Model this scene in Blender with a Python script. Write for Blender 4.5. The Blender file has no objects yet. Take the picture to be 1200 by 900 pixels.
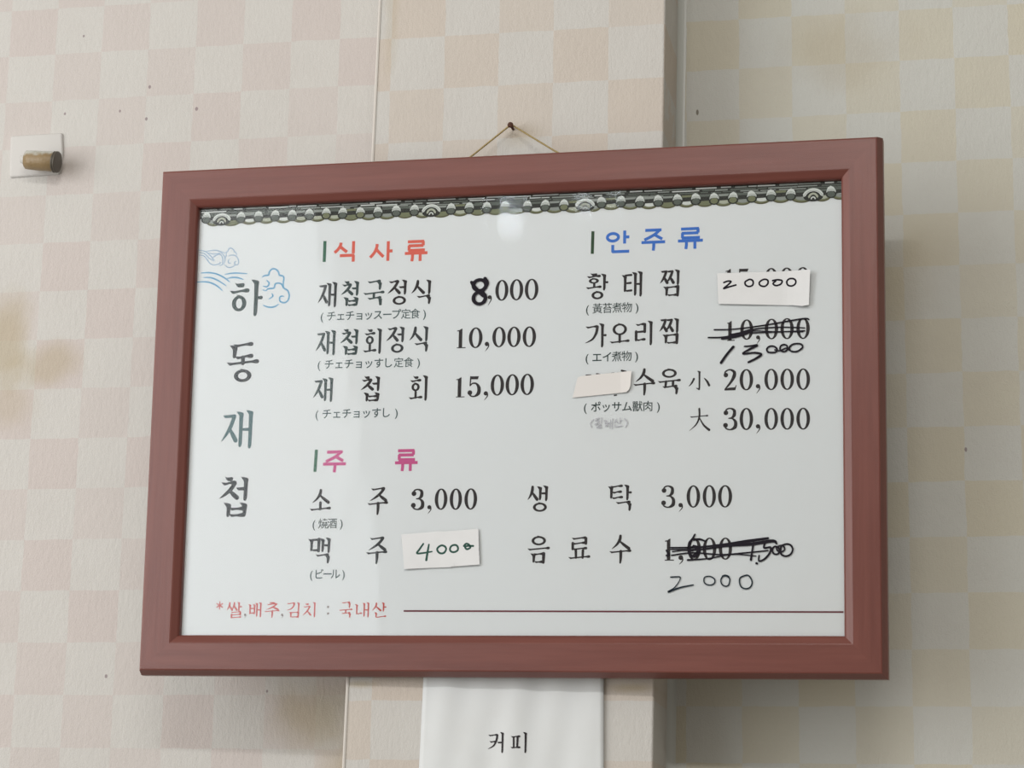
import bpy, bmesh, math, random
from mathutils import Matrix, Vector, Euler
random.seed(7)
S = bpy.context.scene
COL = S.collection

# ------------------------------------------------------------------ camera, world, lights, exposure
F_PX = 2699.82
cam_d = bpy.data.cameras.new('camera')
cam_d.sensor_width = 36.0
cam_d.lens = F_PX / 1200 * 36.0
cam_d.clip_start = 0.05
cam = bpy.data.objects.new('camera', cam_d)
COL.objects.link(cam)
CAM = Vector((0.40863, -2.22937, -0.37252))
CROT = Euler((1.79274, -0.01701, 0.18994), 'XYZ')
cam.location = CAM
cam.rotation_euler = CROT
S.camera = cam
CM = CROT.to_matrix()

S.view_settings.view_transform = 'Standard'
S.view_settings.look = 'None'
S.view_settings.exposure = 0.0
S.view_settings.gamma = 1.0
S.view_settings.use_curve_mapping = False

w = bpy.data.worlds.new('room_light')
S.world = w
w.use_nodes = True
w.node_tree.nodes['Background'].inputs[0].default_value = (1.0, 0.915, 0.79, 1)
# the room round the camera: brighter above, ahead and towards the windows on the left, darker to the floor and the right
_t = w.node_tree
_g = _t.nodes.new('ShaderNodeNewGeometry')
_d = _t.nodes.new('ShaderNodeVectorMath'); _d.operation = 'DOT_PRODUCT'
_d.inputs[1].default_value = (0.34, 0.30, -0.42)      # incoming vector points back at the wall
_a = _t.nodes.new('ShaderNodeMath'); _a.operation = 'ADD'; _a.inputs[1].default_value = 0.72
_m = _t.nodes.new('ShaderNodeMath'); _m.operation = 'MAXIMUM'; _m.inputs[1].default_value = 0.12
_s = _t.nodes.new('ShaderNodeMath'); _s.operation = 'MULTIPLY'; _s.inputs[1].default_value = 0.50
_t.links.new(_g.outputs['Incoming'], _d.inputs[0]); _t.links.new(_d.outputs['Value'], _a.inputs[0]); _t.links.new(_a.outputs[0], _m.inputs[0])
_t.links.new(_m.outputs[0], _s.inputs[0]); _t.links.new(_s.outputs[0], _t.nodes['Background'].inputs[1])

def area(name, loc, target, sx, sy, power, color, roll=0.0):
    d = bpy.data.lights.new(name, 'AREA')
    d.shape = 'RECTANGLE'
    d.size, d.size_y = sx, sy
    d.energy = power
    d.color = color
    o = bpy.data.objects.new(name, d)
    COL.objects.link(o)
    o.location = loc
    q = (Vector(target) - Vector(loc)).to_track_quat('-Z', 'Y')
    o.rotation_euler = (q.to_matrix() @ Matrix.Rotation(roll, 3, 'Z')).to_euler()
    return o

area('window_daylight', (-1.95, -2.5, 0.50), (-1.7, 0, 0.45), 1.6, 2.1, 33, (0.92, 0.97, 1.0), roll=0.20)
area('side_window_daylight', (-2.3, -1.35, 0.20), (-0.1, 0.0, 0.05), 1.4, 1.7, 27, (1.0, 0.95, 0.93))
area('ceiling_tube_lamp', (0.30, -3.0, 1.42), (0.1, 0, 0.0), 1.3, 0.07, 26, (1.0, 0.97, 0.93))
area('near_streak_strip', (-0.745, -2.5, 1.13), (-0.2, 0, 0.4), 0.018, 0.60, 0.6, (0.80, 0.90, 1.0))  # unseen upright strip, added to put a streak on the cover
area('far_streak_strip', (-0.575, -2.5, 1.14), (-0.1, 0, 0.4), 0.014, 0.56, 0.45, (0.80, 0.90, 1.0))  # second added strip, for the fainter streak beside it

# ------------------------------------------------------------------ helpers: tagging, linking
def tag(o, label=None, cat=None, group=None, kind=None):
    if label: o['label'] = label
    if cat: o['category'] = cat
    if group: o['group'] = group
    if kind: o['kind'] = kind
    return o

def link(name, me, mats, parent=None):
    o = bpy.data.objects.new(name, me)
    COL.objects.link(o)
    for m in (mats if isinstance(mats, (list, tuple)) else [mats]):
        me.materials.append(m)
    if parent: o.parent = parent
    return o

def mesh(name, verts, faces, mats, parent=None, idx=None, smooth=False):
    me = bpy.data.meshes.new(name)
    me.from_pydata([tuple(v) for v in verts], [], faces)
    o = link(name, me, mats, parent)
    if idx:
        for p, i in zip(me.polygons, idx): p.material_index = i
    if smooth:
        for p in me.polygons: p.use_smooth = True
    me.update()
    return o

def bm_obj(name, bm, mats, parent=None, smooth=False):
    bmesh.ops.recalc_face_normals(bm, faces=bm.faces)
    me = bpy.data.meshes.new(name)
    bm.to_mesh(me); bm.free()
    if smooth:
        for p in me.polygons: p.use_smooth = True
    return link(name, me, mats, parent)

# ------------------------------------------------------------------ materials
def lin(r, g, b):
    f = lambda c: (c/255/12.92) if c/255 <= 0.04045 else ((c/255+0.055)/1.055)**2.4
    return (f(r), f(g), f(b), 1)

class NT:
    def __init__(s, name):
        s.m = bpy.data.materials.new(name); s.m.use_nodes = True
        s.t = s.m.node_tree; s.b = s.t.nodes['Principled BSDF']
    def n(s, typ, **kw):
        x = s.t.nodes.new(typ)
        for k, v in kw.items(): setattr(x, k, v)
        return x
    def put(s, sock, v):
        if hasattr(v, 'is_output') or isinstance(v, bpy.types.NodeSocket): s.t.links.new(v, sock)
        else: sock.default_value = v
    def math(s, op, a, b=None, c=None, clamp=False):
        x = s.n('ShaderNodeMath', operation=op); x.use_clamp = clamp
        s.put(x.inputs[0], a)
        if b is not None: s.put(x.inputs[1], b)
        if c is not None: s.put(x.inputs[2], c)
        return x.outputs[0]
    def mix(s, fac, a, b, mode='MIX'):
        x = s.n('ShaderNodeMix', data_type='RGBA', blend_type=mode)
        s.put(x.inputs[0], fac); s.put(x.inputs[6], a); s.put(x.inputs[7], b)
        return x.outputs[2]
    def coords(s):
        return s.n('ShaderNodeTexCoord').outputs['Object']
    def sep(s, v):
        x = s.n('ShaderNodeSeparateXYZ'); s.put(x.inputs[0], v); return x.outputs
    def scale(s, v, sc, off=(0, 0, 0)):
        x = s.n('ShaderNodeMapping'); s.put(x.inputs[0], v)
        x.inputs['Scale'].default_value = sc; x.inputs['Location'].default_value = off
        return x.outputs[0]
    def noise(s, v, sc, detail=3, rough=0.5):
        x = s.n('ShaderNodeTexNoise'); s.put(x.inputs['Vector'], v)
        x.inputs['Scale'].default_value = sc; x.inputs['Detail'].default_value = detail
        x.inputs['Roughness'].default_value = rough
        return x.outputs['Fac']
    def ramp(s, f, lo, hi):
        x = s.n('ShaderNodeMapRange', interpolation_type='SMOOTHSTEP')
        s.put(x.inputs[0], f); x.inputs[1].default_value = lo; x.inputs[2].default_value = hi
        return x.outputs[0]
    def bump(s, h, strength, dist):
        x = s.n('ShaderNodeBump'); s.put(x.inputs['Height'], h)
        x.inputs['Strength'].default_value = strength; x.inputs['Distance'].default_value = dist
        return x.outputs[0]

def plain(name, col, rough=0.6, spec=0.3, metal=0.0):
    k = NT(name)
    k.b.inputs['Base Color'].default_value = col
    k.b.inputs['Roughness'].default_value = rough
    k.b.inputs['Specular IOR Level'].default_value = spec
    k.b.inputs['Metallic'].default_value = metal
    return k.m

PAPER_LIGHT = (0.530, 0.522, 0.500, 1)
PAPER_DARK = (0.515, 0.472, 0.452, 1)

def wallpaper(name, ox, oz, s, blots=(), light=PAPER_LIGHT, dark=PAPER_DARK):
    k = NT(name)
    co = k.coords()
    wob = k.n('ShaderNodeTexNoise'); k.put(wob.inputs['Vector'], co); wob.inputs['Scale'].default_value = 60
    wv = k.n('ShaderNodeVectorMath', operation='SCALE'); k.put(wv.inputs[0], wob.outputs['Color']); wv.inputs['Scale'].default_value = 0.0028
    ad = k.n('ShaderNodeVectorMath', operation='ADD'); k.put(ad.inputs[0], co); k.put(ad.inputs[1], wv.outputs[0])
    xyz = k.sep(ad.outputs[0])
    def cell(v, o):
        u = k.math('DIVIDE', k.math('SUBTRACT', v, o + 0.0014), s)
        return k.math('FLOOR', u)
    cx, cz = cell(xyz[0], ox), cell(xyz[2], oz)
    # rows count downward from oz: the cell just under oz is floor = -1 (row 0)
    par = k.math('MODULO', k.math('ABSOLUTE', k.math('ADD', k.math('ADD', cx, cz), 1001.0)), 2.0)
    # each square keeps a slightly different print strength
    cb = k.n('ShaderNodeCombineXYZ'); k.put(cb.inputs[0], cx); k.put(cb.inputs[2], cz)
    wn = k.n('ShaderNodeTexWhiteNoise'); k.put(wn.inputs['Vector'], cb.outputs[0])
    strength = k.math('MULTIPLY', par, k.math('MULTIPLY_ADD', wn.outputs['Value'], 0.45, 0.62))
    base = k.mix(strength, light, dark)
    mott = k.noise(co, 22, 5, 0.6)
    base = k.mix(k.math('MULTIPLY', k.ramp(mott, 0.35, 0.75), 0.10), base, (0.44, 0.40, 0.38, 1))
    for (bx, bz, rx, rz, amount, colr, soft) in blots:
        xz = k.sep(co)
        dx = k.math('DIVIDE', k.math('SUBTRACT', xz[0], bx), rx)
        dz = k.math('DIVIDE', k.math('SUBTRACT', xz[2], bz), rz)
        d2 = k.math('SQRT', k.math('ADD', k.math('MULTIPLY', dx, dx), k.math('MULTIPLY', dz, dz)))
        if soft: d2 = k.math('ADD', d2, k.math('MULTIPLY_ADD', k.noise(co, 18, 3), 1.1, -0.55))
        f = k.ramp(d2, 1.0, 0.15 if soft else 0.6)
        base = k.mix(k.math('MULTIPLY', f, amount), base, colr)
    k.put(k.b.inputs['Base Color'], base)
    fib = k.noise(k.scale(co, (1, 1, 0.45)), 210, 4, 0.65)
    fine = k.noise(co, 700, 2, 0.5)
    lump = k.noise(co, 9, 2, 0.5)
    h = k.math('ADD', k.math('MULTIPLY', fib, 0.55), k.math('ADD', k.math('MULTIPLY', fine, 0.25), k.math('MULTIPLY', lump, 2.2)))
    k.put(k.b.inputs['Normal'], k.bump(h, 0.8, 0.0016))
    k.b.inputs['Roughness'].default_value = 0.62
    k.b.inputs['Specular IOR Level'].default_value = 0.18
    return k.m

STAIN_AND_SHADE = lin(166, 152, 122)
SPECK = lin(120, 104, 110)
SC_LEFT, SC_C, SC_RIGHT = 0.05625, 0.058, 0.05667
left_blots = [(-0.630, 0.235, 0.045, 0.070, 0.60, STAIN_AND_SHADE, True), (-0.575, 0.205, 0.050, 0.035, 0.5, STAIN_AND_SHADE, True),
              (-0.625, 0.155, 0.05, 0.04, 0.35, STAIN_AND_SHADE, True),
              (-0.255, -0.185, 0.070, 0.045, 0.55, STAIN_AND_SHADE, True), (-0.215, -0.235, 0.045, 0.05, 0.5, STAIN_AND_SHADE, True),
              (-0.205, -0.17, 0.02, 0.03, 0.5, STAIN_AND_SHADE, True)]
for (x, z, r) in ((-0.577, 0.497, .0016), (-0.511, 0.497, .0016), (-0.477, 0.524, .002), (-0.479, 0.486, .002),
                  (-0.42, 0.495, .0022), (-0.20, 0.575, .002), (-0.49, -0.142, .002), (-0.31, -0.158, .0015), (-0.56, 0.59, .0015)):
    left_blots.append((x, z, r, r*1.3, 0.7, SPECK, False))
center_blots = [(-0.025, 0.405, 0.03, 0.02, 0.30, STAIN_AND_SHADE, True), (-0.165, 0.545, 0.012, 0.10, 0.25, STAIN_AND_SHADE, True),
                (-0.178, -0.162, 0.03, 0.006, 0.5, STAIN_AND_SHADE, True), (0.095, -0.166, 0.03, 0.007, 0.55, STAIN_AND_SHADE, True)]  # last two: shadow under the frame's foot painted into the paper
right_blots = [(0.147, 0.459, .0018, .004, 0.8, lin(95, 88, 72), False), (0.36, 0.27, 0.05, 0.08, 0.25, STAIN_AND_SHADE, True),
               (0.42, 0.085, .0016, .003, 0.7, SPECK, False), (0.3, 0.52, 0.10, 0.06, 0.25, STAIN_AND_SHADE, True)]
M_LEFT = wallpaper('checked_wallpaper_left', -0.5933, 0.62555, SC_LEFT, left_blots)
M_CENTER = wallpaper('checked_wallpaper_pillar', -0.16512, 0.51782, SC_C, center_blots, dark=(0.520, 0.468, 0.415, 1))
M_RIGHT = wallpaper('checked_wallpaper_right', 0.19187, 0.56249, SC_RIGHT, right_blots,
                    light=(0.535, 0.545, 0.520, 1), dark=(0.535, 0.512, 0.425, 1))
M_BEAD = plain('pale_corner_paper', (0.50, 0.52, 0.50, 1), 0.35, 0.4)
M_FOLD = plain('pale_paper_fold', (0.58, 0.555, 0.52, 1), 0.6, 0.2)

# ------------------------------------------------------------------ the setting: three stretches of papered wall
def slab(name, xl_bot, xl_top, xr_bot, xr_top, y0, y1, z0, z1, m, bev=0.0):
    bm = bmesh.new()
    v = [bm.verts.new(p) for p in ((xl_bot, y0, z0), (xr_bot, y0, z0), (xr_bot, y1, z0), (xl_bot, y1, z0),
                                   (xl_top, y0, z1), (xr_top, y0, z1), (xr_top, y1, z1), (xl_top, y1, z1))]
    for f in ((0, 1, 5, 4), (1, 2, 6, 5), (2, 3, 7, 6), (3, 0, 4, 7), (4, 5, 6, 7), (3, 2, 1, 0)):
        bm.faces.new([v[i] for i in f])
    if bev:
        es = [e for e in bm.edges if e.verts[0].co.y == y0 and e.verts[1].co.y == y0 and abs(e.verts[0].co.z - e.verts[1].co.z) > 0.1]
        bmesh.ops.bevel(bm, geom=es, offset=bev, segments=4, affect='EDGES', profile=0.5)
    return tag(bm_obj(name, bm, m), kind='structure')

Z0, Z1 = -1.3, 1.5
def lean(xb, zb, xt, zt, z): return xb + (xt - xb) * (z - zb) / (zt - zb)
PL = lambda z: lean(-0.1921, -0.2445, -0.1795, 0.5627, z)
PR = lambda z: lean(0.1158, -0.2426, 0.1263, 0.5443, z)
slab('wall_left', -1.6, -1.6, PL(Z0) + .03, PL(Z1) + .03, 0.12, 0.30, Z0, Z1, M_LEFT)
slab('wall_center', PL(Z0), PL(Z1), PR(Z0), PR(Z1), 0.0, 0.30, Z0, Z1, M_CENTER, 0.0022)
slab('wall_right', PR(Z0) - .03, PR(Z1) - .03, 1.6, 1.6, 0.11, 0.30, Z0, Z1, M_RIGHT)

def strip(name, xfun, prof, m):
    n = len(prof)
    vs, fs = [], []
    for z in (Z0, Z1):
        vs += [(xfun(z) + px, py, z) for px, py in prof]
    for i in range(n):
        j = (i + 1) % n
        fs.append((i, j, n + j, n + i))
    fs += [tuple(range(n))[::-1], tuple(range(n, 2*n))]
    bm = bmesh.new()
    bv = [bm.verts.new(p) for p in vs]
    for f in fs: bm.faces.new([bv[i] for i in f])
    return tag(bm_obj(name, bm, m), kind='structure')

cove = [(-0.001, 0.111)] + [(0.0005 + 0.0085 - 0.0085*math.cos(a*math.pi/12), 0.110 - 0.0085 + 0.0085*math.sin(a*math.pi/12)) for a in range(0, 7)]
strip('trim_1', PR, [(-0.001, 0.1115), (-0.001, 0.1015)] + [(0.0085*(1-math.cos(t*math.pi/12)), 0.1015 + 0.0083*math.sin(t*math.pi/12)) for t in range(0, 7)] + [(0.0085, 0.1115)], M_BEAD)
strip('trim_2', PL, [(-0.0006, 0.010), (-0.0012, 0.001), (-0.0008, -0.0006), (0.0004, -0.0012), (0.0019, -0.0008), (0.0021, 0.0015), (0.001, 0.01)], M_FOLD)

# ------------------------------------------------------------------ the menu board's own frame of reference
W, H = 0.74845, 0.52557
ROOT = Vector((-0.03023, 0.0, -0.15672))
BM = Matrix.Rotation(-0.04626, 3, 'Z') @ Matrix.Rotation(0.03951, 3, 'X') @ Matrix.Rotation(0.0114, 3, 'Y')
BT = BM.transposed()
board = bpy.data.objects.new('framed_menu_board', None)
COL.objects.link(board)
board.location = ROOT
board.rotation_euler = BM.to_euler()
board.empty_display_size = 0.1
tag(board, 'wide reddish brown wooden frame holding a white Korean menu sheet, hung on the pillar', 'menu board')

OL = BT @ (CAM - ROOT)
def B(px, py, h):
    """point of the board's plane (h in front of its back plane) seen at photo pixel px, py -> local x, z"""
    d = BT @ (CM @ Vector(((px - 600) / F_PX, -(py - 450) / F_PX, -1)))
    t = (-h - OL.y) / d.y
    return (OL.x + t*d.x, OL.z + t*d.z)
def WALLPT(px, py, depth):
    d = CM @ Vector(((px - 600) / F_PX, -(py - 450) / F_PX, -1))
    t = (depth - CAM.y) / d.y
    return CAM + d*t

# frame rails
def wood(name, along):
    k = NT(name)
    co = k.coords()
    sc = (3, 60, 60) if along == 'x' else (60, 60, 3)
    g = k.noise(k.scale(co, sc), 3.0, 6, 0.65)
    g2 = k.noise(k.scale(co, tuple(c*0.3 for c in sc)), 2.0, 3, 0.5)
    f = k.math('ADD', k.math('MULTIPLY', g, 0.55), k.math('MULTIPLY', g2, 0.45))
    c = k.mix(k.ramp(f, 0.3, 0.7), (0.122, 0.034, 0.026, 1), (0.166, 0.051, 0.039, 1))
    k.put(k.b.inputs['Base Color'], c)
    k.b.inputs['Roughness'].default_value = 0.32
    k.b.inputs['Specular IOR Level'].default_value = 0.45
    fine = k.noise(co, 1500, 2, 0.5)
    k.put(k.b.inputs['Normal'], k.bump(k.math('ADD', k.math('MULTIPLY', g, 0.4), k.math('MULTIPLY', fine, 0.5)), 0.35, 0.0006))
    return k.m
M_WOODX, M_WOODZ = wood('red_brown_wood_across', 'x'), wood('red_brown_wood_upright', 'z')
# moulding section: u inward from the outer edge (narrow / broad outer chamfer), h towards the viewer
PROF = [(0, 0, .009), (0, 0, .0205), (.0002, .0005, .0218), (.0008, .0044, .0286), (.0014, .0050, .0296), (.0026, .0062, .0300),
        (.0318, .0318, .0300), (.0330, .0330, .0296), (.0386, .0386, .0264), (.0398, .0398, .0252), (.0404, .0404, .0238), (.0405, .0405, .009)]
def rail(side):
    vs = []
    for end in (0, 1):
        for ua, ub, h in PROF:
            L_, T_, R_, B_ = -W/2 + ua, H - ua, W/2 - ub, ub
            if side == 'top': p = (L_ if end == 0 else R_, -h, T_)
            if side == 'bottom': p = (L_ if end == 0 else R_, -h, B_)
            if side == 'left': p = (L_, -h, B_ if end == 0 else T_)
            if side == 'right': p = (R_, -h, B_ if end == 0 else T_)
            vs.append(p)
    n = len(PROF)
    bm = bmesh.new()
    bv = [bm.verts.new(p) for p in vs]
    for i in range(n):
        j = (i + 1) % n
        bm.faces.new([bv[i], bv[j], bv[n + j], bv[n + i]])
    bm.faces.new(bv[:n][::-1]); bm.faces.new(bv[n:])
    return bm_obj('frame_rail', bm, M_WOODX if side in ('top', 'bottom') else M_WOODZ, board)
for sd in ('top', 'bottom', 'left', 'right'): rail(sd)

def lbox(name, x0, x1, y0, y1, z0, z1, m, parent):
    bm = bmesh.new()
    v = [bm.verts.new(p) for p in ((x0, y0, z0), (x1, y0, z0), (x1, y1, z0), (x0, y1, z0), (x0, y0, z1), (x1, y0, z1), (x1, y1, z1), (x0, y1, z1))]
    for f in ((0, 1, 5, 4), (1, 2, 6, 5), (2, 3, 7, 6), (3, 0, 4, 7), (4, 5, 6, 7), (3, 2, 1, 0)): bm.faces.new([v[i] for i in f])
    return bm_obj(name, bm, m, parent)
lbox('backing_board', -W/2 + .039, W/2 - .039, -.0180, -.0095, .039, H - .039, plain('brown_hardboard', (0.10, 0.07, 0.05, 1), 0.8), board)

# printed sheet
SH = 0.0190      # plane of the sheet's printed face
k = NT('white_menu_paper')
co = k.coords()
cr = k.ramp(k.noise(co, 5, 3), 0.4, 0.8)
k.put(k.b.inputs['Base Color'], k.mix(k.math('MULTIPLY', cr, 0.25), (0.690, 0.730, 0.750, 1), (0.690, 0.700, 0.700, 1)))
k.b.inputs['Roughness'].default_value = 0.5
k.b.inputs['Specular IOR Level'].default_value = 0.2
M_SHEET = k.m
rnd = random.Random(3)
sx0, sx1, sz0, sz1 = -.3345, .3360, .0395, .4865
pts = [(sx0, sz0), (sx1, sz0), (sx1, sz1), (sx0, sz1)]
edge = []
nz = 40
for i in range(nz + 1):
    edge.append((sx0 + rnd.uniform(-.0006, .0006), sz1 + (sz0 - sz1) * i / nz))
outline = [(sx1, sz0), (sx1, sz1)] + edge
n = len(outline)
sv = [(x, -SH, z) for x, z in outline] + [(x, -SH + .0006, z) for x, z in outline]
sf = [tuple(range(n)), tuple(range(n, 2*n))[::-1]] + [(i, n + i, n + (i+1) % n, (i+1) % n) for i in range(n)]
bm = bmesh.new(); bv = [bm.verts.new(p) for p in sv]
for f in sf: bm.faces.new([bv[i] for i in f])
sheet = bm_obj('menu_sheet', bm, M_SHEET, board)

# ------------------------------------------------------------------ ink: flat shapes laid on a plane (local x, z)
class Ink:
    def __init__(s): s.v, s.f, s.i, s.n = [], [], [], 0
    def lift(s, y):     # each stroke lies a hair over the one before it
        s.n += 1
        return y - 5e-7*s.n
    def poly(s, pts, m=0, y=0.0):
        a = sum(pts[i][0]*pts[(i+1) % len(pts)][1] - pts[(i+1) % len(pts)][0]*pts[i][1] for i in range(len(pts)))
        if a < 0: pts = pts[::-1]
        y = s.lift(y)
        b = len(s.v)
        s.v += [(x, y, z) for x, z in pts]
        s.f.append(tuple(range(b, b + len(pts)))); s.i.append(m)
    def ribbon(s, pts, ws, m=0, y=0.0, closed=False, smooth=True, step=7, cap=True):
        y = s.lift(y)
        pts = [Vector(p) for p in pts]
        n = len(pts)
        if not isinstance(ws, (list, tuple)): ws = [ws]*n
        P, Wd = [], []
        segs = n if closed else n - 1
        if smooth and n > 2:
            for i in range(segs):
                g = lambda j: pts[j % n] if closed else pts[max(0, min(n-1, j))]
                p0, p1, p2, p3 = g(i-1), g(i), g(i+1), g(i+2)
                for t in range(step):
                    u = t/step
                    P.append(0.5*((2*p1) + (p2-p0)*u + (2*p0-5*p1+4*p2-p3)*u*u + (3*p1-p0-3*p2+p3)*u**3))
                    Wd.append(ws[i] + (ws[(i+1) % n] - ws[i])*u)
            if not closed: P.append(pts[-1]); Wd.append(ws[-1])
        else:
            P, Wd = pts, list(ws)
        N = len(P)
        L, R = [], []
        for i in range(N):
            a = P[(i-1) % N] if (closed or i > 0) else P[i]
            c = P[(i+1) % N] if (closed or i < N-1) else P[i]
            t = (c - a)
            if t.length < 1e-9: t = Vector((1, 0))
            t.normalize()
            nn = Vector((-t.y, t.x))
            L.append(P[i] + nn*Wd[i]/2); R.append(P[i] - nn*Wd[i]/2)
        b = len(s.v)
        for i in range(N): s.v += [(R[i].x, y, R[i].y), (L[i].x, y, L[i].y)]
        for i in range(N if closed else N-1):
            j = (i+1) % N
            s.f.append((b+2*i, b+2*j, b+2*j+1, b+2*i+1)); s.i.append(m)
        if cap and not closed:
            for e, q in ((0, P[0] - P[1]), (N-1, P[-1] - P[-2])):
                if Wd[e] < 1e-5: continue
                ang = math.atan2(q.y, q.x)
                s.poly([(P[e].x + Wd[e]/2*math.cos(ang + d), P[e].y + Wd[e]/2*math.sin(ang + d)) for d in [(-0.5 + j/6)*math.pi for j in range(7)]], m, y)
    def ring(s, cx, cz, rx, rz, tx, tz, m=0, y=0.0, n=28):
        y = s.lift(y)
        b = len(s.v)
        for j in range(n):
            a = 2*math.pi*j/n
            s.v += [(cx + (rx - tx)*math.cos(a), y, cz + (rz - tz)*math.sin(a)), (cx + rx*math.cos(a), y, cz + rz*math.sin(a))]
        for j in range(n):
            q = (j+1) % n
            s.f.append((b+2*j, b+2*j+1, b+2*q+1, b+2*q)); s.i.append(m)
    def disc(s, cx, cz, rx, rz, m=0, y=0.0, n=18):
        s.poly([(cx + rx*math.cos(2*math.pi*j/n), cz + rz*math.sin(2*math.pi*j/n)) for j in range(n)], m, y)
    def build(s, name, mats, parent):
        return mesh(name, s.v, s.f, mats, parent, s.i)

# ------------------------------------------------------------------ brush lettering: jamo drawn stroke by stroke
CHO = 'ㄱㄲㄴㄷㄸㄹㅁㅂㅃㅅㅆㅇㅈㅉㅊㅋㅌㅍㅎ'
JUNG = 'ㅏㅐㅑㅒㅓㅔㅕㅖㅗㅘㅙㅚㅛㅜㅝㅞㅟㅠㅡㅢㅣ'
JONG = ['', 'ㄱ', 'ㄲ', 'ㄳ', 'ㄴ', 'ㄵ', 'ㄶ', 'ㄷ', 'ㄹ', 'ㄺ', 'ㄻ', 'ㄼ', 'ㄽ', 'ㄾ', 'ㄿ', 'ㅀ', 'ㅁ', 'ㅂ', 'ㅄ', 'ㅅ', 'ㅆ', 'ㅇ', 'ㅈ', 'ㅊ', 'ㅋ', 'ㅌ', 'ㅍ', 'ㅎ']

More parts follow.
